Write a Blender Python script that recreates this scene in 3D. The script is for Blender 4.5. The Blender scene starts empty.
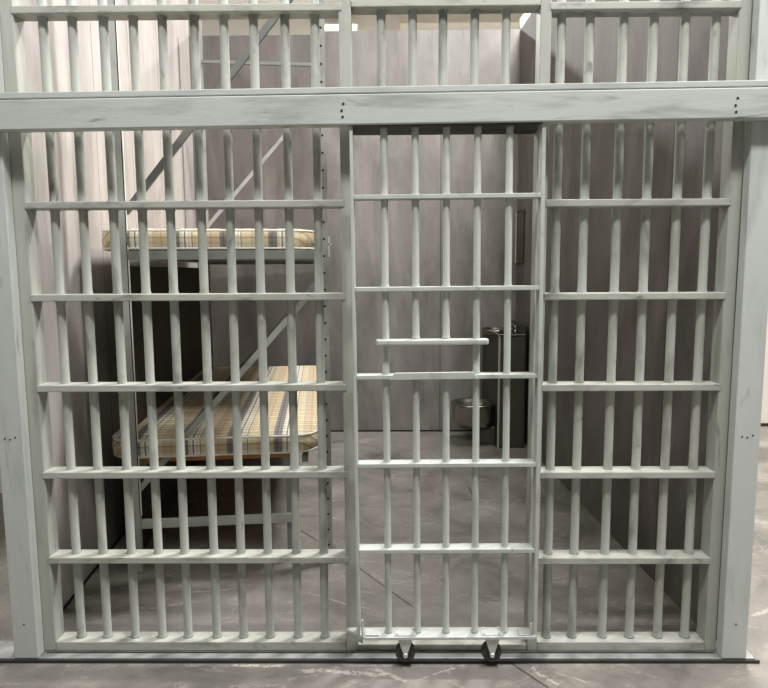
import bpy, bmesh, math, random
from mathutils import Vector, Matrix
random.seed(7)
sc = bpy.context.scene
COL = sc.collection
PI = math.pi

# ------------------------------------------------------------------ camera
cd = bpy.data.cameras.new('camera'); cam = bpy.data.objects.new('camera', cd); COL.objects.link(cam)
R_ = Vector((0.99994456, 0.00904605, -0.00538909)); U_ = Vector((0.004319, 0.11440345, 0.99342498)); F_ = Vector((-0.0096031, 0.99339318, -0.11435804))
m = Matrix.Identity(4)
for i in range(3):
    m[i][0] = R_[i]; m[i][1] = U_[i]; m[i][2] = -F_[i]
m[0][3], m[1][3], m[2][3] = 0.0, -2.4, 1.531
cam.matrix_world = m
cd.sensor_fit = 'HORIZONTAL'; cd.sensor_width = 36.0; cd.lens = 640.0 / 768.0 * 36.0
cd.clip_start = 0.05; cd.clip_end = 100
sc.camera = cam
sc.view_settings.view_transform = 'Standard'; sc.view_settings.look = 'None'
sc.view_settings.gamma = 1.0; sc.view_settings.use_curve_mapping = False
sc.view_settings.exposure = 0.05
# ------------------------------------------------------------------ world and big lights
w = bpy.data.worlds.new('world'); sc.world = w; w.use_nodes = True
bg = w.node_tree.nodes['Background']; bg.inputs[0].default_value = (1.0, 0.985, 0.96, 1); bg.inputs[1].default_value = 0.16
LIGHTS = [  # x, y, z, size x, size y, power   (fluorescent fittings)
    (1.9, 2.25, 6.3, 1.4, 0.5, 480, 'above the right cell wall'),
    (-0.9, -1.55, 4.5, 1.2, 0.40, 90, 'low over the aisle, left of the cell door, added to light the bars'),  # added unseen lamp: brightens the bars, leaves the cell back dim
    (1.5, -1.45, 4.5, 1.2, 0.40, 90, 'low over the aisle, right of the cell door, added to light the bars'),  # second added low lamp for the bar front
    (4.6, -1.2, 6.3, 1.4, 0.5, 300, 'above the floor right of the cell'),
    (4.6, 8.6, 6.3, 1.4, 0.5, 760, 'over the hall behind the cell, right'),
    (-3.0, 8.6, 6.3, 1.4, 0.5, 760, 'over the hall behind the cell, left'),
]

# ------------------------------------------------------------------ material helpers
def newmat(name):
    mt = bpy.data.materials.new(name); mt.use_nodes = True
    nt = mt.node_tree
    return mt, nt, nt.nodes['Principled BSDF']
def N(nt, typ, **kw):
    n = nt.nodes.new(typ)
    for k, v in kw.items(): setattr(n, k, v)
    return n
def coords(nt, kind, scale):
    if kind == 'world':
        src = N(nt, 'ShaderNodeNewGeometry').outputs['Position']
    else:
        src = N(nt, 'ShaderNodeTexCoord').outputs['Object']
    mp = N(nt, 'ShaderNodeMapping'); mp.inputs['Scale'].default_value = scale
    nt.links.new(src, mp.inputs['Vector'])
    return mp.outputs['Vector'], src
def noise(nt, vec, scale, detail=5, rough=.6, dist=0.0):
    n = N(nt, 'ShaderNodeTexNoise'); n.inputs['Scale'].default_value = scale; n.inputs['Detail'].default_value = detail
    n.inputs['Roughness'].default_value = rough; n.inputs['Distortion'].default_value = dist
    nt.links.new(vec, n.inputs['Vector']); return n.outputs['Fac']
def ramp(nt, fac, stops):
    r = N(nt, 'ShaderNodeValToRGB'); el = r.color_ramp.elements
    while len(el) < len(stops): el.new(0.5)
    for e, (p, c) in zip(el, stops):
        e.position = p; e.color = (c[0], c[1], c[2], 1) if not isinstance(c, (int, float)) else (c, c, c, 1)
    nt.links.new(fac, r.inputs['Fac']); return r.outputs['Color']
def mix(nt, fac, a, b, mode='MIX'):
    x = N(nt, 'ShaderNodeMix', data_type='RGBA', blend_type=mode)
    if isinstance(fac, (int, float)): x.inputs[0].default_value = fac
    else: nt.links.new(fac, x.inputs[0])
    for s, v in ((6, a), (7, b)):
        if isinstance(v, (tuple, list)): x.inputs[s].default_value = (v[0], v[1], v[2], 1)
        else: nt.links.new(v, x.inputs[s])
    return x.outputs[2]
def bump(nt, b, h, strength=.3, dist=.01):
    n = N(nt, 'ShaderNodeBump'); n.inputs['Strength'].default_value = strength; n.inputs['Distance'].default_value = dist
    nt.links.new(h, n.inputs['Height']); nt.links.new(n.outputs['Normal'], b.inputs['Normal'])
def srgb(r, g, b_):
    f = lambda c: (c/255/12.92) if c/255 <= .04045 else ((c/255+.055)/1.055)**2.4
    return (f(r), f(g), f(b_))
def math_(nt, op, a, b=None, clamp=False):
    n = N(nt, 'ShaderNodeMath', operation=op); n.use_clamp = clamp
    for i, v in enumerate((a, b)):
        if v is None: continue
        if isinstance(v, (int, float)): n.inputs[i].default_value = v
        else: nt.links.new(v, n.inputs[i])
    return n.outputs[0]

def paint(name, base, dark, light, scale=(1, 1, 1), s1=6, s2=2.2, rough=.5, spots=True, bstr=.25, kind='world', metallic=0.0):
    mt, nt, b = newmat(name)
    v, src = coords(nt, kind, scale)
    f1 = noise(nt, v, s1, 7, .62, .3)
    c = ramp(nt, f1, [(0.30, dark), (0.48, base), (0.62, base), (0.78, light)])
    f2 = noise(nt, v, s2, 3, .5)
    c = mix(nt, ramp(nt, f2, [(0.35, 0.0), (0.7, 0.35)]), c, light)
    if spots:
        f3 = noise(nt, v, s1*2.4, 3, .5, .6)
        c = mix(nt, ramp(nt, f3, [(0.66, 0.0), (0.76, 0.65)]), c, tuple(x*.55 for x in dark))
    nt.links.new(c, b.inputs['Base Color']); b.inputs['Roughness'].default_value = rough; b.inputs['Metallic'].default_value = metallic
    f4 = noise(nt, v, s1*5, 4, .6)
    bump(nt, b, f4, bstr, .003)
    return mt
def flat(name, col, rough=.5, metallic=0.0, var=.12, scale=14):
    mt, nt, b = newmat(name)
    v, _ = coords(nt, 'world', (1, 1, 1))
    f = noise(nt, v, scale, 4)
    c = ramp(nt, f, [(0.3, tuple(x*(1-var) for x in col)), (0.7, tuple(min(1, x*(1+var)) for x in col))])
    nt.links.new(c, b.inputs['Base Color']); b.inputs['Roughness'].default_value = rough; b.inputs['Metallic'].default_value = metallic
    return mt

M = {}
M['bar'] = paint('grille_paint', srgb(168, 172, 164), srgb(112, 115, 107), srgb(190, 193, 185), (1, 1, .4), 10, 3, .48)
M['cross'] = paint('crossbar_paint', srgb(172, 174, 165), srgb(112, 114, 105), srgb(198, 199, 190), (.5, 1, 1.2), 12, 3, .48)
M['door'] = paint('door_paint', srgb(182, 188, 181), srgb(146, 151, 145), srgb(204, 209, 202), (1, 1, .5), 8, 3, .42)
M['post'] = paint('post_paint', srgb(190, 195, 193), srgb(160, 166, 164), srgb(206, 210, 208), (1.3, 1.3, .3), 6, 2, .5)
M['beam'] = paint('beam_paint', srgb(178, 184, 181), srgb(140, 146, 143), srgb(200, 205, 202), (.25, 1, 1.6), 9, 3, .5)
M['stile'] = paint('stile_paint', srgb(166, 169, 160), srgb(134, 137, 128), srgb(186, 188, 179), (1.6, 1.6, .28), 8, 2.5, .5)
M['dark'] = flat('dark_hole', (.012, .012, .012), .8)
M['zinc'] = flat('zinc', srgb(205, 209, 207), .4, .35, .1, 30)
M['rubber'] = flat('black_rubber', (.07, .065, .06), .6)
M['track'] = flat('track_metal', srgb(165, 167, 165), .4, .4, .3, 9)
M['track_recess_dark'] = flat('track_recess_black', (.03, .03, .03), .5)
M['rack'] = paint('rack_steel', srgb(132, 135, 132), srgb(108, 111, 108), srgb(150, 153, 150), (1, 1, .5), 7, 3, .5, False)
M['brace'] = paint('brace_steel', srgb(164, 166, 161), srgb(134, 136, 132), srgb(182, 184, 178), (1, 1, 1), 7, 3, .45, False)
M['bracelow'] = paint('dark_brace_steel', srgb(150, 153, 148), srgb(124, 126, 122), srgb(170, 172, 167), (1, 1, 1), 7, 3, .45, False)
M['brace_dark'] = paint('brace_dark_steel', srgb(104, 107, 105), srgb(86, 88, 86), srgb(122, 125, 122), (1, 1, 1), 7, 3, .5, False)
M['ply'] = flat('plywood_edge', srgb(172, 122, 66), .7)
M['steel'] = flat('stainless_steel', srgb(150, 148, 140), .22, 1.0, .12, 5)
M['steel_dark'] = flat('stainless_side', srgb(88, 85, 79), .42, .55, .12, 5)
M['steel_bright'] = flat('bright_steel', srgb(200, 198, 190), .4, .5, .05, 5)
M['piping'] = flat('white_piping_and_glint', srgb(232, 228, 216), .8)
M['cream'] = flat('cream_hall_paint', srgb(240, 238, 233), .8, 0, .04, 1.5)
M['beige'] = flat('beige_duct', srgb(204, 198, 186), .7, 0, .06, 3)
M['extwall'] = flat('white_hall_wall', srgb(240, 230, 220), .7, 0, .03, 1.0)
M['brown'] = flat('shade_and_baseboard_brown', srgb(52, 42, 34), .8, 0, .2, 8)
M['fixture'] = flat('fixture_white', srgb(225, 225, 220), .5)

def wallmat(name, base, dark, light, seams=None):
    mt, nt, b = newmat(name)
    v, src = coords(nt, 'world', (1, 1, .32))
    v2, _ = coords(nt, 'world', (1, 1, .75))
    f1 = noise(nt, v, 3.2, 8, .62, .5)
    c = ramp(nt, f1, [(0.28, dark), (0.5, base), (0.75, light)])
    f2 = noise(nt, v2, 1.3, 4, .6, .4)
    c = mix(nt, ramp(nt, f2, [(0.4, 0.0), (0.75, 0.5)]), c, light)
    v3, _ = coords(nt, 'world', (5, 5, .5))
    f3 = noise(nt, v3, 4, 6, .7, 1.2)
    c = mix(nt, ramp(nt, f3, [(0.57, 0.0), (0.72, 0.45)]), c, tuple(x*.55 for x in dark))
    f5 = noise(nt, v, 17, 4, .65, 1.5)
    c = mix(nt, ramp(nt, f5, [(0.68, 0.0), (0.73, 0.55)]), c, tuple(min(1, x*1.5) for x in light))
    if seams:
        axis, vals = seams
        sx = N(nt, 'ShaderNodeSeparateXYZ'); nt.links.new(src, sx.inputs[0])
        for val in vals:
            d = math_(nt, 'ABSOLUTE', math_(nt, 'SUBTRACT', sx.outputs[axis], val))
            k = math_(nt, 'LESS_THAN', d, 0.0035)
            c = mix(nt, math_(nt, 'MULTIPLY', k, .8), c, tuple(x*.3 for x in dark))
    nt.links.new(c, b.inputs['Base Color']); b.inputs['Roughness'].default_value = .62
    bump(nt, b, f1, .3, .01)
    return mt
M['wall'] = wallmat('cell_wall_paint', srgb(130, 126, 123), srgb(96, 92, 89), srgb(168, 163, 159), (0, [-.68, .47]))
M['wall_l'] = wallmat('left_wall_lit_paint', srgb(186, 179, 175), srgb(150, 143, 140), srgb(206, 200, 195), (1, [.55, 1.12, 1.75, 2.45, 3.1]))  # lighter copy of the wall colour, standing in for the light on it
M['wall_r'] = wallmat('right_wall_shaded_paint', srgb(104, 99, 97), srgb(78, 74, 72), srgb(132, 127, 124), (1, [.62, 1.84, 3.06]))  # darker copy of the wall colour, with this side's shade put in
M['wall_d'] = wallmat('dark_flat_tone', srgb(118, 113, 110), srgb(90, 86, 83), srgb(142, 137, 133))  # darker tone than the rest of the back wall

def floormat():
    mt, nt, b = newmat('concrete')
    v, src = coords(nt, 'world', (1, 1, 1))
    f1 = noise(nt, v, 2.1, 9, .66, .6)
    c = ramp(nt, f1, [(0.30, srgb(84, 81, 76)), (0.46, srgb(124, 120, 114)), (0.60, srgb(140, 136, 129)), (0.76, srgb(172, 167, 159))])
    f2 = noise(nt, v, 14, 6, .7, .3)
    c = mix(nt, ramp(nt, f2, [(0.4, 0.0), (0.7, 0.3)]), c, srgb(112, 107, 100))
    vs, _ = coords(nt, 'world', (1.0, 1.8, 1))
    f3 = noise(nt, vs, 1.7, 7, .68, 3.5)
    c = mix(nt, ramp(nt, f3, [(0.575, 0.0), (0.59, 0.42), (0.605, 0.0)]), c, srgb(200, 194, 184))
    fs = noise(nt, v, 55, 3, .7)
    c = mix(nt, ramp(nt, fs, [(0.60, 0.0), (0.72, 0.5)]), c, srgb(84, 80, 75))
    fp = noise(nt, v, 5, 2, .5)
    c = mix(nt, ramp(nt, fp, [(0.68, 0.0), (0.8, 0.35)]), c, srgb(190, 184, 172))
    sx = N(nt, 'ShaderNodeSeparateXYZ'); nt.links.new(src, sx.inputs[0])
    X, Y = sx.outputs[0], sx.outputs[1]
    wob = math_(nt, 'MULTIPLY', math_(nt, 'SUBTRACT', noise(nt, v, 18, 3), .5), .012)
    for (x0, y0, x1, y1, wd) in [(-.189, .793, .086, .39, .005), (.086, .39, .11, .36, .003), (-.62, 1.467, -.44, 1.467, .005), (-.56, 1.27, -.416, 1.093, .005),
                                 (.465, -.041, .576, -.198, .005), (.564, 1.743, .55, 2.02, .006), (.50, 1.76, .60, 1.72, .006), (-.38, 1.62, .25, 1.62, .003)]:
        L = math.hypot(x1-x0, y1-y0); ux, uy = (x1-x0)/L, (y1-y0)/L
        dx = math_(nt, 'SUBTRACT', X, x0); dy = math_(nt, 'SUBTRACT', Y, y0)
        t = math_(nt, 'ADD', math_(nt, 'MULTIPLY', dx, ux), math_(nt, 'MULTIPLY', dy, uy))
        d = math_(nt, 'ADD', math_(nt, 'ADD', math_(nt, 'MULTIPLY', dx, -uy), math_(nt, 'MULTIPLY', dy, ux)), wob)
        k = math_(nt, 'LESS_THAN', math_(nt, 'ABSOLUTE', d), wd)
        k = math_(nt, 'MULTIPLY', k, math_(nt, 'GREATER_THAN', t, 0)); k = math_(nt, 'MULTIPLY', k, math_(nt, 'LESS_THAN', t, L))
        c = mix(nt, math_(nt, 'MULTIPLY', k, .75), c, (.03, .028, .025))
    wob2 = math_(nt, 'MULTIPLY', math_(nt, 'SUBTRACT', noise(nt, v, 5, 4), .5), .09)
    brk = math_(nt, 'GREATER_THAN', noise(nt, v, 30, 5, .8), .47)
    for (x0, y0, x1, y1, wd, al) in [(-.62, -.07, -.42, -.06, .006, .5), (-.36, -.10, -.02, -.12, .010, .45), (-.06, -.08, .06, -.16, .010, .4), (.10, -.15, .24, -.07, .004, .5), (.55, -.07, .62, -.18, .006, .4), (.62, -.09, .72, -.17, .003, .4), (-1.0, .5, -.7, .55, .006, .4),
                                     (.66, .9, .95, 1.0, .004, .45), (-1.2, .35, -.9, .42, .008, .3), (.2, 1.0, .5, 1.1, .004, .35), (-.4, .5, -.1, .35, .004, .3), (1.6, .3, 2.2, .6, .01, .3)]:
        L = math.hypot(x1-x0, y1-y0); ux, uy = (x1-x0)/L, (y1-y0)/L
        dx = math_(nt, 'SUBTRACT', X, x0); dy = math_(nt, 'SUBTRACT', Y, y0)
        t = math_(nt, 'ADD', math_(nt, 'MULTIPLY', dx, ux), math_(nt, 'MULTIPLY', dy, uy))
        d = math_(nt, 'ADD', math_(nt, 'ADD', math_(nt, 'MULTIPLY', dx, -uy), math_(nt, 'MULTIPLY', dy, ux)), wob2)
        k = math_(nt, 'LESS_THAN', math_(nt, 'ABSOLUTE', d), wd)
        k = math_(nt, 'MULTIPLY', math_(nt, 'MULTIPLY', k, brk), math_(nt, 'GREATER_THAN', t, 0)); k = math_(nt, 'MULTIPLY', k, math_(nt, 'LESS_THAN', t, L))
        c = mix(nt, math_(nt, 'MULTIPLY', k, al), c, srgb(222, 216, 205))
    nt.links.new(c, b.inputs['Base Color'])
    r = ramp(nt, f1, [(0.3, .42), (0.7, .6)]); nt.links.new(r, b.inputs['Roughness'])
    bump(nt, b, f2, .15, .004)
    return mt
M['floor'] = floormat()

def plaid():
    mt, nt, b = newmat('plaid_ticking')
    _, src = coords(nt, 'object', (1, 1, 1))
    sx = N(nt, 'ShaderNodeSeparateXYZ'); nt.links.new(src, sx.inputs[0])
    X = sx.outputs[0]; Yv = sx.outputs[1]; Z = sx.outputs[2]
    Y = math_(nt, 'ADD', Yv, Z)
    def bands(coord, period, off, spec):
        t = math_(nt, 'FRACT', math_(nt, 'ADD', math_(nt, 'DIVIDE', coord, period), off))
        r = N(nt, 'ShaderNodeValToRGB'); r.color_ramp.interpolation = 'CONSTANT'; el = r.color_ramp.elements
        while len(el) < len(spec): el.new(.5)
        for e, (p, c) in zip(el, spec): e.position = p; e.color = (*c, 1)
        nt.links.new(t, r.inputs['Fac']); return r.outputs['Color']
    tan = srgb(222, 208, 184); cr = srgb(238, 232, 216); blu = srgb(134, 140, 150); wh = srgb(252, 252, 250); ru = srgb(212, 188, 164); yel = srgb(238, 228, 196); dk = srgb(118, 114, 112)
    A = bands(X, .235, 10.1, [(0, tan), (.16, ru), (.20, tan), (.36, blu), (.42, dk), (.46, blu), (.55, cr), (.60, wh), (.64, blu), (.67, wh), (.72, cr), (.76, wh), (.79, blu), (.81, yel), (.93, cr)])
    lw = srgb(255, 254, 250); lt = srgb(232, 222, 204); lb = srgb(176, 180, 188); lr = srgb(222, 202, 184); ly = srgb(246, 238, 212); ld_ = srgb(162, 152, 146)
    B = bands(Y, .105, 10.3, [(0, lt), (.2, lr), (.28, ld_), (.33, ly), (.52, lw), (.60, ly), (.72, lr), (.78, lb), (.88, lw)])
    c = mix(nt, .85, A, B, 'MULTIPLY')
    v, _ = coords(nt, 'object', (1, 1, 1)); f = noise(nt, v, 90, 3)
    c = mix(nt, ramp(nt, f, [(0.3, 0.0), (0.8, .25)]), c, srgb(150, 130, 100))
    nt.links.new(c, b.inputs['Base Color']); b.inputs['Roughness'].default_value = .85
    bump(nt, b, noise(nt, v, 12, 3), .35, .02)
    return mt
M['plaid'] = plaid()

# ------------------------------------------------------------------ mesh helpers
def bx(bm, x0, x1, y0, y1, z0, z1, mi=0):
    vs = [bm.verts.new((x, y, z)) for x in (x0, x1) for y in (y0, y1) for z in (z0, z1)]
    for q in ((0, 1, 3, 2), (4, 6, 7, 5), (0, 4, 5, 1), (2, 3, 7, 6), (0, 2, 6, 4), (1, 5, 7, 3)):
        f = bm.faces.new([vs[i] for i in q]); f.material_index = mi
    return vs
def prism(bm, pts, z0, z1, axis='z', mi=0):
    def P(a, b_, c):
        return {'z': (a, b_, c), 'y': (a, c, b_), 'x': (c, a, b_)}[axis]
    lo = [bm.verts.new(P(a, b_, z0)) for a, b_ in pts]; hi = [bm.verts.new(P(a, b_, z1)) for a, b_ in pts]
    n = len(pts)
    fs = [bm.faces.new(lo[::-1]), bm.faces.new(hi)]
    for i in range(n): fs.append(bm.faces.new((lo[i], lo[(i+1) % n], hi[(i+1) % n], hi[i])))
    for f in fs: f.material_index = mi
def lathe(bm, prof, cx=0, cy=0, cz=0, axis='z', seg=20, mi=0, sx=1, sy=1):
    """prof: list of (radius, height); closed with caps where radius > 0"""
    rings = []
    for r, h in prof:
        ring = []
        for k in range(seg):
            a = 2*PI*k/seg; p, q = r*math.cos(a)*sx, r*math.sin(a)*sy
            co = {'z': (cx+p, cy+q, cz+h), 'y': (cx+p, cy+h, cz+q), 'x': (cx+h, cy+p, cz+q)}[axis]
            ring.append(bm.verts.new(co))
        rings.append(ring)
    for a, b_ in zip(rings, rings[1:]):
        for k in range(seg):
            f = bm.faces.new((a[k], a[(k+1) % seg], b_[(k+1) % seg], b_[k])); f.material_index = mi; f.smooth = True
    for ring in (rings[0], rings[-1]):
        f = bm.faces.new(ring); f.material_index = mi
def tube(bm, pts, r, seg=10, closed=False, mi=0):
    pts = [Vector(p) for p in pts]; n = len(pts); rings = []
    prev = None
    for i, p in enumerate(pts):
        a = pts[(i-1) % n] if (closed or i > 0) else p
        c = pts[(i+1) % n] if (closed or i < n-1) else p
        t = (c-a).normalized()
        if prev is None:
            up = Vector((0, 0, 1)) if abs(t.z) < .9 else Vector((1, 0, 0)); s = t.cross(up).normalized()
        else:
            s = (prev - t*prev.dot(t)).normalized()
        prev = s; q = t.cross(s)
        rings.append([bm.verts.new(p + r*(math.cos(2*PI*k/seg)*s + math.sin(2*PI*k/seg)*q)) for k in range(seg)])
    rng = range(n) if closed else range(n-1)
    for i in rng:
        a, b_ = rings[i], rings[(i+1) % n]
        for k in range(seg):
            f = bm.faces.new((a[k], a[(k+1) % seg], b_[(k+1) % seg], b_[k])); f.smooth = True; f.material_index = mi
    if not closed:
        bm.faces.new(rings[0][::-1]); bm.faces.new(rings[-1])
def obj(name, bm, mats, parent=None, bevel=0, org=None, seg=2):
    if org is not None: bmesh.ops.translate(bm, verts=bm.verts, vec=-Vector(org))
    bmesh.ops.recalc_face_normals(bm, faces=bm.faces)
    me = bpy.data.meshes.new(name); bm.to_mesh(me); bm.free()
    for x in (mats if isinstance(mats, (list, tuple)) else [mats]): me.materials.append(x)
    o = bpy.data.objects.new(name, me); COL.objects.link(o)
    if parent is not None: o.parent = parent
    if bevel:
        mod = o.modifiers.new('bevel', 'BEVEL'); mod.width = bevel; mod.segments = seg; mod.limit_method = 'ANGLE'; mod.angle_limit = math.radians(40)
    return o
def new(): return bmesh.new()
def box(name, dims, mats, parent=None, bevel=0, org=None):
    bm = new(); bx(bm, *dims); return obj(name, bm, mats, parent, bevel, org)
def tag(o, label, cat, group=None):
    o['label'] = label; o['category'] = cat
    if group: o['group'] = group
    return o
def thing(name, label, cat, loc, rotz=0, group=None):
    o = bpy.data.objects.new(name, None); COL.objects.link(o); o.empty_display_size = .1
    o.location = loc; o.rotation_euler = (0, 0, rotz)
    return tag(o, label, cat, group)
def struct(o): o['kind'] = 'structure'; return o

# ------------------------------------------------------------------ setting
struct(box('floor', (-9, 9, -6, 12.2, -.1, 0), M['floor']))
WH = 3.655
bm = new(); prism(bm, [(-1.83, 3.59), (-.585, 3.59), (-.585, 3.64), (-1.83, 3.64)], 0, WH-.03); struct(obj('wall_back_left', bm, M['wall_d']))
bm = new(); prism(bm, [(-.583, 3.585), (1.19, 3.585), (1.19, 3.64), (-.583, 3.64)], 0, WH); struct(obj('wall_back', bm, M['wall']))
bm = new(); prism(bm, [(-1.475, .085), (-1.79, 3.588), (-1.84, 3.588), (-1.53, .085)], 0, 4.4); struct(obj('wall_left', bm, M['wall_l']))
bm = new(); prism(bm, [(1.322, .09), (1.172, 3.583), (1.225, 3.583), (1.375, .09)], 0, WH); struct(obj('wall_right', bm, M['wall_r']))
struct(box('base_gap_back', (-1.77, 1.165, 3.576, 3.584, .0005, .014), M['dark']))  # black strip painted in as the dark gap at the wall foot
bm = new(); prism(bm, [(-1.474, .09), (-1.466, .09), (-1.778, 3.56), (-1.786, 3.56)], .0005, .012); struct(obj('base_gap_left', bm, M['dark']))  # same black strip for the gap under the left wall
# the hall round the cell
struct(box('wall_hall_back', (-9, 9, 12.0, 12.2, 0, 7.0), M['cream']))
struct(box('wall_hall_right', (1.9, 9, 3.75, 3.85, 0, 3.4), M['extwall']))
struct(box('baseboard_hall_right', (1.9, 9, 3.735, 3.748, 0, .03), M['brown']))
struct(box('wall_hall_left', (-9, -2.25, 1.9, 2.0, 0, 3.4), M['extwall']))
bm = new(); bx(bm, -9, 9, -6, 12.2, 7.0, 7.1); struct(obj('ceiling', bm, M['cream']))

# ------------------------------------------------------------------ light fixtures
def em(name, col, s):
    mt, nt, b = newmat(name); b.inputs['Emission Color'].default_value = (*col, 1); b.inputs['Emission Strength'].default_value = s
    b.inputs['Base Color'].default_value = (*col, 1)
    return mt
M['glow'] = em('warm_lamp_glow', (1.0, .82, .45), 3.0)
for (x, y, zl, sx_, sy_, pw, where) in LIGHTS:
    t = thing('high_bay_light', 'white fluorescent high bay light hung '+where, 'ceiling light', (x, y, zl), 0, 'high bay lights')
    bm = new(); prism(bm, [(-sy_/2-.05, 0.0), (sy_/2+.05, 0.0), (sy_/2-.05, .12), (-sy_/2+.05, .12)], -sx_/2, sx_/2, 'x'); obj('housing', bm, M['fixture'], t)
    bm = new(); tube(bm, [(-sx_/2+.1, 0, .12), (-sx_/2+.1, 0, 7.0-zl)], .008); obj('hanger', bm, M['zinc'], t)
    bm = new(); tube(bm, [(sx_/2-.1, 0, .12), (sx_/2-.1, 0, 7.0-zl)], .008); obj('hanger', bm, M['zinc'], t)
    ld = bpy.data.lights.new('high_bay_lamp', 'AREA'); ld.shape = 'RECTANGLE'; ld.size = sx_; ld.size_y = sy_; ld.energy = pw; ld.color = (1, .985, .955)
    lo = bpy.data.objects.new('high_bay_lamp', ld); COL.objects.link(lo); lo.parent = t; lo.location = (0, 0, -.01)

# ------------------------------------------------------------------ barred front
g = thing('barred_partition', 'grey painted steel bar front with fixed left, right and over-door bays', 'jail bars', (0, .04, .018))
GO = (0, .04, .018)
DEP = .075
Z = [.387, .733, 1.075, 1.421, 1.764, 2.105, 2.451, 2.795]
ZTOP = 2.86
bx_ = lambda n, d, m_, bev=.003: box(n, d, M[m_], g, bev, GO)
bx_('stile', (-1.405, -1.347, 0.001, .074, .02, ZTOP), 'stile'); bx_('stile', (1.244, 1.288, 0.001, .074, .02, ZTOP), 'stile')
bx_('mullion', (-.180, -.1345, 0.001, .074, .02, ZTOP), 'stile'); bx_('mullion', (.541, .580, 0.001, .074, .02, ZTOP), 'stile')
bx_('bottom_rail', (-1.346, -.181, 0, .076, .020, .058), 'cross'); bx_('bottom_rail', (.581, 1.243, 0, .076, .020, .058), 'cross')
bx_('bottom_rail', (-.134, .540, .004, .070, .020, .046), 'cross')
for z in Z:
    th = .026
    bx_('crossbar', (-1.352, -.168, -.003, DEP, z, z+th), 'cross')
    bx_('crossbar', (.574, 1.250, -.003, DEP, z-.004, z-.004+th), 'cross')
bx_('head_channel', (-.134, .540, -.001, DEP, 2.034, 2.058), 'track_recess_dark')  # black colour stands in for the recess shade under the beam
for z in (Z[6]+.012, Z[7]): bx_('crossbar', (-.134, .540, -.001, DEP, z, z+.026), 'cross')
LX = [-1.261, -1.154, -1.040, -.931, -.825, -.708, -.600, -.492, -.378, -.269]
RX = [.625, .728, .850, .959, 1.072, 1.182]
BR = .0165; BY = .042
def bar_bm(x, y, r, z0, z1, joints, seg=16):
    prof = [(r*1.25, z0), (r*1.12, z0+.006), (r, z0+.014)]
    for j0, j1 in joints:
        if j0-.012 > z0+.014 and j1+.012 < z1-.012:
            prof += [(r, j0-.012), (r*1.18, j0-.001), (r*1.18, j1+.001), (r, j1+.012)]
    prof += [(r, z1-.012), (r*1.2, z1)]
    bm = new(); lathe(bm, prof, x, y, 0, 'z', seg); return bm
jl = [(z, z+.026) for z in Z[:-1]]
for x in LX: obj('bar', bar_bm(x, BY, BR, .058, 2.796, jl), M['bar'], g, org=GO)
for x in RX: obj('bar', bar_bm(x, BY, BR, .058, 2.792, [(a-.004, b-.004) for a, b in jl]), M['bar'], g, org=GO)
for x in (-.028, .086, .196, .311, .425): obj('bar', bar_bm(x, BY, BR, 2.088, 2.796, [(Z[6]+.012, Z[6]+.038)]), M['bar'], g, org=GO)
bx_('top_rail', (-1.346, 1.243, .003, .072, 2.822, ZTOP), 'stile')

# posts, beam
def post(x0, x1, label):
    c = (x0+x1)/2; org = (c, -.02, .018)
    t = thing('timber_post', label, 'post', org)
    box('plank', (x0, x1, -.047, -.002, .0185, ZTOP), M['post'], t, .003, org)
    for (dx, z) in ((0, .16), (-.02, .905), (0, .902), (.02, .910), (.0, 2.33)):
        bm = new(); lathe(bm, [(.0032, -.0485), (.0032, -.046)], c+dx, 0, z, 'y', 8); obj('nail_head', bm, M['dark'], t, org=org)
    return t
post(-1.488, -1.392, 'pale grey painted timber post at the left end of the bars')
post(1.288, 1.384, 'pale grey painted timber post at the right end of the bars')
BO = (0, -.07, 2.03)
t = thing('header_beam', 'long grey painted timber beam nailed across the front above the cell door', 'beam', BO)
ang = math.atan2(.022, 2.66)
def tilt(bm):
    bmesh.ops.rotate(bm, verts=bm.verts, cent=(0, -.07, 2.08), matrix=Matrix.Rotation(-ang, 3, 'Y'))
    return bm
bm = new(); bx(bm, -2.1, 2.1, -.100, -.052, 2.037, 2.140); obj('fascia_board', tilt(bm), M['beam'], t, .004, BO)
bm = new(); bx(bm, -2.1, 2.1, -.092, -.0505, 2.1445, 2.166); obj('cap_board', tilt(bm), M['beam'], t, .003, BO)
for x, zs in ((-.163, (2.106, 2.083, 2.062)), (1.198, (2.114, 2.090, 2.068))):
    for k, z in enumerate(zs):
        bm = new(); lathe(bm, [(.0045, -.1015), (.0045, -.098)], x+(.004, -.002, .001)[k], 0, z, 'y', 10); obj('nail_head', bm, M['dark'], t, org=BO)

# ------------------------------------------------------------------ floor track
TO = (0, .02, 0)
t = thing('floor_track', 'flat metal floor track with black front lip running under the bars', 'track', TO)
box('sill_plate', (-2.4, 1.42, -.044, .076, .0005, .018), M['track'], t, .002, TO)
box('front_lip', (-2.4, 1.435, -.052, -.0445, .0005, .013), M['track_recess_dark'], t, .001, TO)
box('guide_groove', (-1.38, 1.28, -.012, -.004, .0181, .0195), M['track_recess_dark'], t, 0, TO)

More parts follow.
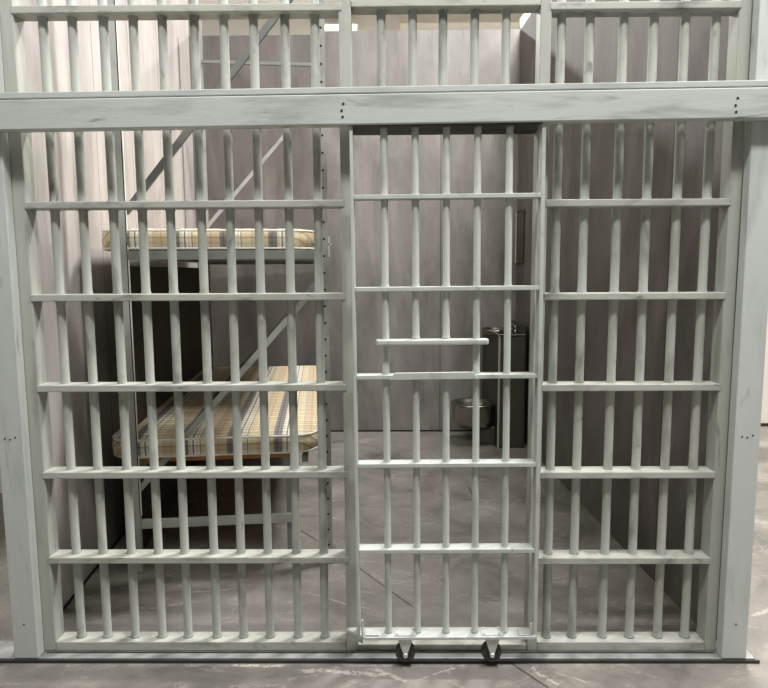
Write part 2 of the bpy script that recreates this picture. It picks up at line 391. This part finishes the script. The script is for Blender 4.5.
# ------------------------------------------------------------------ sliding door
DO = (.21, -.06, .0185)
d = thing('sliding_cell_door', 'pale grey barred sliding cell door with food slot, on two wheels', 'door', DO)
Y0, Y1 = -.092, -.032
def db(n, dims, m_='door', bev=.002): return box(n, dims, M[m_], d, bev, DO)
DZ0 = .124
db('door_stile', (-.139, -.127, -.088, -.036, DZ0, 2.0335)); db('door_stile', (.536, .550, -.088, -.036, DZ0, 2.0335))
db('top_rail', (-.126, .535, -.088, -.004, 2.034, 2.060), 'track_recess_dark')  # black too, carrying the shade under the door head
DZ = [.467, .801, 1.134, 1.456, 1.783]
for z in DZ:
    if abs(z-1.134) < .001: db('crossbar', (-.1265, .5355, -.086, Y1, z, z+.016))
    else: db('crossbar', (-.1265, .5355, -.088, Y1, z, z+.016))
bm = new(); prism(bm, [(-.004, 1.132), (.012, 1.160), (.300, 1.162), (.318, 1.134)], -.095, -.0865, 'y'); obj('slot_sill', bm, M['door'], d, .003, DO)
# rounded food shelf
pts = []
for k in range(9):
    a = PI/2 + PI*k/8; pts.append((-.045+.010*math.cos(a), -.078+.026*math.sin(a)))
for k in range(9):
    a = -PI/2 + PI*k/8; pts.append((.347+.010*math.cos(a), -.078+.026*math.sin(a)))
bm = new(); prism(bm, pts, 1.262, 1.281); obj('slot_shelf', bm, M['door'], d, .005, DO, 3)
DBX = [(-.018, 1), (.093, 0), (.204, 0), (.315, 1), (.428, 1)]
dj = [(z, z+.016) for z in DZ]
for x, full in DBX:
    if full: obj('bar', bar_bm(x, -.06, .0128, .139, 2.036, dj), M['door'], d, org=DO)
    else:
        obj('bar', bar_bm(x, -.06, .0128, .139, 1.134, dj[:2]), M['door'], d, org=DO)
        obj('bar', bar_bm(x, -.06, .0128, 1.281, 2.036, dj[3:]), M['door'], d, org=DO)
d.rotation_euler = (0, -.0047, 0); d.location.x += .008
# bottom shelf plate with pointed guide
bm = new(); prism(bm, [(-.186, -.038), (-.11, -.098), (.535, -.098), (.552, -.088), (.552, -.030), (-.176, -.026)], .126, .138); obj('bottom_plate', bm, M['zinc'], d, .002, DO)
bm = new(); prism(bm, [(-.168, -.030), (-.118, -.080), (-.118, -.072), (-.160, -.026)], .100, .126); obj('guide_bracket', bm, M['zinc'], d, .001, DO)
db('weld_pad', (-.110, -.055, -.092, -.045, .1385, .1455), 'zinc')
db('weld_pad', (.480, .53, -.092, -.045, .1385, .143), 'zinc')
db('latch_tab', (-.122, -.114, -.094, -.086, .1385, .205), 'zinc'); db('latch_tab', (.522, .530, -.094, -.086, .1385, .19), 'zinc')
for cx in (.046, .380):
    bm = new()
    for yy in (-.088, -.034): prism(bm, [(-.029, .126), (.029, .126), (.010, .068), (.008, .050), (0, .044), (-.008, .050), (-.010, .068)], yy, yy+.004, 'y')
    c = obj('caster', bm, M['zinc'], d, .001, (0, -.06, .0185)); c.location = (cx-DO[0], 0, 0)
    def cp(n, bm, m_, bev=0): return obj(n, bm, m_, c, bev, (0, -.06, .0185))
    bm = new(); bx(bm, -.042, .042, -.092, -.038, .1385, .1425)
    for sx_ in (-.03, .03):
        for sy_ in (-.083, -.047): lathe(bm, [(.006, .1425), (.006, .147)], sx_, sy_, 0, 'z', 8)
    cp('mounting_plate', bm, M['zinc'], .001)
    bm = new(); lathe(bm, [(.025, -.078), (.036, -.077), (.0385, -.070), (.0385, -.050), (.036, -.043), (.025, -.042)], 0, 0, .0585, 'y', 28); cp('wheel', bm, M['rubber'])
    bm = new(); lathe(bm, [(.025, -.0795), (.025, -.0405)], 0, 0, .0585, 'y', 24); cp('wheel_hub', bm, M['track_recess_dark'])
    bm = new(); lathe(bm, [(.008, -.096), (.008, -.028)], 0, 0, .0585, 'y', 6); cp('axle_bolt', bm, M['zinc'])

# ------------------------------------------------------------------ bunk rack
A = math.radians(6.4)
BK = (-1.335, .705, 0)
b = thing('bunk_rack', 'grey steel rack frame with diagonal braces carrying two bunks by the left wall', 'bunk bed', BK, A)
BW, BL = 1.034, 2.44     # outer width and length, local x and y
TOP = 3.58
def upright(x, y, flip, front):
    """slotted channel post, closed face to the aisle; perforations as pattern on its face"""
    s_ = -1 if flip else 1
    w, dp, th = (.050, .050, .004) if flip else (.062, .032, .004)
    pts = [(0, 0), (w, 0), (w, dp), (w-.014, dp), (w-.014, dp-th), (w-th, dp-th), (w-th, th), (th, th), (th, dp-th), (.014, dp-th), (.014, dp), (0, dp)]
    bm = new(); prism(bm, [(x+s_*a, y+c) for a, c in pts], .006, TOP)
    zz = .10
    while zz < TOP-.05 and flip:
        lathe(bm, [(.0058, -.0012), (.0058, .003)], x-.020, y, zz, 'y', 10, 1); zz += .0835
    if front and not flip:
        bx(bm, x+w+.0002, x+w+.004, y+.004, y+.016, .3, TOP, 1); bx(bm, x+w+.0045, x+w+.0075, y+.006, y+.018, .3, TOP, 2)  # dark and cream strips paint the shaded slot and the lit lip
    obj('upright', bm, [M['bracelow'] if flip else M['brace'], M['dark'], M['cream']], b)
    bm = new(); bx(bm, min(x, x+s_*w)-.008, max(x, x+s_*w)+.008, y-.012, y+dp+.012, .0006, .0055); obj('foot_plate', bm, M['rack'], b)
upright(0, 0, False, True); upright(BW, 0, True, True); upright(0, BL-.032, False, False); upright(BW, BL-.05, True, False)
def brace(x0, z0, x1, z1, y, w=.030, mm='brace'):
    v = Vector((x1-x0, 0, z1-z0)).normalized(); n_ = Vector((-v.z, 0, v.x))*w/2
    P = [Vector((x0, 0, z0))-n_, Vector((x1, 0, z1))-n_, Vector((x1, 0, z1))+n_, Vector((x0, 0, z0))+n_]
    bm = new(); prism(bm, [(p.x, p.z) for p in P], y, y+.022, 'y'); obj('diagonal_brace', bm, M[mm], b, .002)
brace(.055, 1.815, BW-.045, 2.985, .033, .034, 'brace_dark'); brace(.055, .425, BW-.045, 1.47, .033, .030)
yb = BL-.05
brace(.05, 1.90, BW-.045, 2.97, yb, .032); brace(.05, .42, BW-.045, 1.46, yb, .03)
def strut(n, x0, x1, y0, y1, z0, z1, m_='rack'): return box(n, (x0, x1, y0, y1, z0, z1), M[m_], b, .002)
strut('strut', .006, .825, .022, .045, .222, .268, 'brace')
strut('support_leg', .797, .825, .046, .076, .0008, .565, 'rack')
strut('strut', .06, BW-.06, yb, yb+.022, 3.235, 3.261)
strut('strut', .06, BW-.06, yb, yb+.022, .20, .24)
for z0, z1 in ((1.588, 1.632), ):
    strut('bed_rail', .057, BW-.057, .004, .040, z0, z1); strut('bed_rail', .057, BW-.057, BL-.040, BL-.004, z0, z1)
strut('side_rail', .004, .052, .072, BL-.072, 1.600, 1.630); strut('side_rail', BW-.052, BW-.004, .072, BL-.072, 1.60, 1.630)
strut('side_rail', .004, .052, .072, BL-.072, .50, .564); strut('side_rail', BW-.152, BW-.12, .072, BL-.072, .53, .564)
strut('bunk_board', .056, BW-.06, .078, BL-.075, 1.612, 1.6315, 'rack')
strut('bunk_board', .0, .840, .046, BL-.075, .566, .592, 'ply')
# safety clip
bm = new(); bx(bm, BW+.001, BW+.010, .0, .03, 1.60, 1.70); bx(bm, BW+.001, BW+.018, .0, .03, 1.655, 1.665); obj('safety_clip', bm, M['zinc'], b)
# added dark panel, painting the deep shade on the wall by the bunks
strut('shade_panel', -.022, -.006, .075, BL-.08, .0008, 1.56, 'brown')

def mattress(z0, th, x0, x1, label, sag=0):
    org = Vector(BK) + Matrix.Rotation(A, 3, 'Z') @ Vector(((x0+x1)/2, BL/2, 0)); org.z = z0
    t = thing('mattress', label, 'mattress', org, A)
    hw, hl = (x1-x0)/2, 1.215
    def outline(inset, n=8):
        pts = []
        for sx_, sy_, a0, r in ((1, 1, 0, .07), (-1, 1, PI/2, .07), (-1, -1, PI, .14), (1, -1, 1.5*PI, .14)):
            rr = max(r-inset, .01); cx = sx_*(hw-max(r, inset+.01)); cy = sy_*(hl-max(r, inset+.01))
            for k in range(n+1):
                a = a0 + PI/2*k/n; pts.append((cx+rr*math.cos(a), cy+rr*math.sin(a)))
        return pts
    bm = new()
    prof = [(.05, .001), (.012, .001), (.003, .012), (-.004, th*.5), (.003, th-.012), (.012, th-.002), (.05, th+.003), (.13, th+.008), (.25, th+.006)]
    rings = []
    for ins, h in prof:
        o_ = outline(min(ins, .12)) if ins <= .12 else [((hw-ins)/(hw-.12)*p[0], (hl-ins)/(hl-.12)*p[1]) for p in outline(.12)]
        rings.append([bm.verts.new((p[0], p[1], h)) for p in o_])
    for a, c in zip(rings, rings[1:]):
        n = len(a)
        for k in range(n):
            f = bm.faces.new((a[k], a[(k+1) % n], c[(k+1) % n], c[k])); f.smooth = True
    bm.faces.new(rings[0]); f = bm.faces.new(rings[-1]); f.smooth = True
    obj('cover', bm, M['plaid'], t)
    for h in (.009, th-.009):
        bm = new(); tube(bm, [(p[0], p[1], h) for p in outline(.006)], .006, 6, True); obj('piping', bm, M['piping'], t)
    return t
mattress(1.634, .104, -.085, .972, 'plaid tan and grey mattress on the upper bunk')
mattress(.5935, .104, -.09, .978, 'plaid tan and grey mattress on the lower bunk')

# ------------------------------------------------------------------ toilet and basin unit
UO = (1.04, 3.24, 0)
u = thing('toilet_sink_unit', 'stainless steel prison toilet with basin on top in the far right corner', 'toilet', UO)
CX0, CX1, CY0, CY1, CZ = .925, 1.145, 3.00, 3.50, .985
CB = .855   # the face falls back to the corner
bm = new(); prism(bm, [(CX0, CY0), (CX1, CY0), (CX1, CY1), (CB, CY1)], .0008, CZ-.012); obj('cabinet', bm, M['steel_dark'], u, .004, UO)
box('corner_strip', (CX0-.006, CX0+.010, CY0-.005, CY0+.006, .001, CZ-.012), M['steel_bright'], u, .001, UO)  # brighter steel strip along the near corner
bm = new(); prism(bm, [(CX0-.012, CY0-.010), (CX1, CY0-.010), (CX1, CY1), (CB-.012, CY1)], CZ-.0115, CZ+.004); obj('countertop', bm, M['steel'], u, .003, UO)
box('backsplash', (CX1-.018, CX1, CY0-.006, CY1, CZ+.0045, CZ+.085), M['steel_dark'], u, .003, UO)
box('wall_gap_shade', (CX1+.0005, CX1+.013, CY0+.01, CY1-.01, .002, CZ+.07), M['dark'], u, .0, UO)  # black filler painting the shadowed gap between cabinet and wall
# basin: projecting rounded lip with a bowl
bm = new()
pr = [(.02, -.030), (.12, -.028), (.146, -.022), (.152, -.012), (.152, .012), (.146, .016), (.138, .010), (.120, -.010), (.08, -.02), (.01, -.022)]
lathe(bm, pr, .930, 3.22, CZ+.016, 'z', 30, 0, .82, 1.0); obj('basin', bm, M['steel'], u, org=UO)
bm = new(); tube(bm, [(1.085, 3.2, CZ+.005), (1.085, 3.2, CZ+.075), (1.07, 3.2, CZ+.095), (1.02, 3.2, CZ+.095), (1.0, 3.2, CZ+.075)], .013, 10); obj('spout', bm, M['steel'], u, org=UO)
for yy in (3.12, 3.28):
    bm = new(); lathe(bm, [(.018, 0), (.018, .02), (.012, .024), (.012, .04), (.022, .045), (.022, .058), (.010, .062)], 1.085, yy, CZ+.0045, 'z', 14); obj('tap_button', bm, M['steel'], u, org=UO)
# bowl
bm = new()
def sup(rx0, rx1, ry, h, n=30, cx=.718):
    ring = []
    for k in range(n):
        a = 2*PI*k/n; c_, s_ = math.cos(a), math.sin(a)
        e = lambda v, p: math.copysign(abs(v)**p, v)
        rx = rx1 if c_ > 0 else rx0
        p = .55 if c_ > 0 else .95
        ring.append((cx + rx*e(c_, p), 3.20 + ry*e(s_, p), h))
    return ring
spec = [(.04, .18, .07, .13), (.10, .19, .11, .14), (.145, .195, .145, .175), (.165, .20, .170, .24), (.174, .20, .180, .33), (.180, .20, .188, .352), (.180, .20, .188, .362), (.172, .195, .180, .366), (.150, .15, .150, .362), (.135, .13, .130, .31), (.09, .09, .08, .25), (.02, .03, .02, .235)]
rings = [[bm.verts.new(p) for p in sup(*s_)] for s_ in spec]
for a, c in zip(rings, rings[1:]):
    n = len(a)
    for k in range(n):
        f = bm.faces.new((a[k], a[(k+1) % n], c[(k+1) % n], c[k])); f.smooth = True
bm.faces.new(rings[0]); bm.faces.new(rings[-1])
bm.faces.ensure_lookup_table()
for f in bm.faces:
    if f.calc_center_median().z > .23 and (Vector(f.calc_center_median().xy)-Vector((.718, 3.2))).length < .145: f.material_index = 1  # darker steel inside the bowl, its shade put into the colour
obj('bowl', bm, [M['steel'], M['steel_dark']], u, org=UO)
bm = new(); prism(bm, [(.76, 3.12), (.90, 3.10), (.9245, 3.10), (.9245, 3.30), (.90, 3.30), (.76, 3.28), (.73, 3.2)], .0008, .165); obj('pedestal', bm, M['steel_dark'], u, .01, UO)

# mirror on the right wall
ma = math.atan2(1.172-1.322, 3.583-.09)
MO = (1.165, 3.42, 1.82)
t = thing('wall_mirror', 'small steel framed mirror on the right wall above the basin', 'mirror', MO, -ma)
box('glass', (-.003, .006, -.115, .115, -.22, .22), flat('mirror_face', srgb(120, 116, 110), .12, 1.0, .05, 4), t, .0)
for dd, mm in (((-.007, .007, -.130, -.118, -.235, .235), 'steel'), ((-.007, .007, .120, .130, -.235, .235), 'piping'), ((-.007, .007, -.1175, .1195, -.235, -.223), 'steel_dark'), ((-.007, .007, -.1175, .1195, .223, .235), 'steel_dark')):  # far edge in white: a glint painted onto the frame
    box('frame_edge', dd, M[mm], t, .001)

# ------------------------------------------------------------------ hall details above the cell walls
t = thing('ceiling_duct', 'beige duct crossing the hall behind the cell, seen over the back wall', 'duct', (1.37, 11.2, 6.6))
box('duct_body', (-1.15, 1.6, -.25, .25, -.2, .2), M['beige'], t, .02)
for x in (-.8, .3, 1.4):
    bm = new(); tube(bm, [(x, 0, .20), (x, 0, .40)], .012); obj('duct_hanger', bm, M['zinc'], t)
t = thing('warm_strip_lamp', 'glowing warm strip lamp seen just over the back wall, left of the duct', 'lamp', (-1.0, 11.6, 6.55))
box('lamp_tube', (-.33, .33, -.05, .05, -.06, .06), M['glow'], t, .02); box('bracket', (-.36, .36, -.05, .399, .061, .10), M['fixture'], t)
t = thing('warm_pendant_lamp', 'glowing warm lamp seen past the top far corner of the right cell wall', 'lamp', (2.33, 9.0, 5.6))
bm = new(); lathe(bm, [(.05, -.02), (.10, .02), (.11, .14), (.06, .20)], 0, 0, 0, 'z', 16); obj('lamp_glass', bm, M['glow'], t)
bm = new(); lathe(bm, [(.02, 1.4), (.02, .24), (.07, .22), (.07, .205)], 0, 0, 0, 'z', 12); obj('stem', bm, M['fixture'], t)
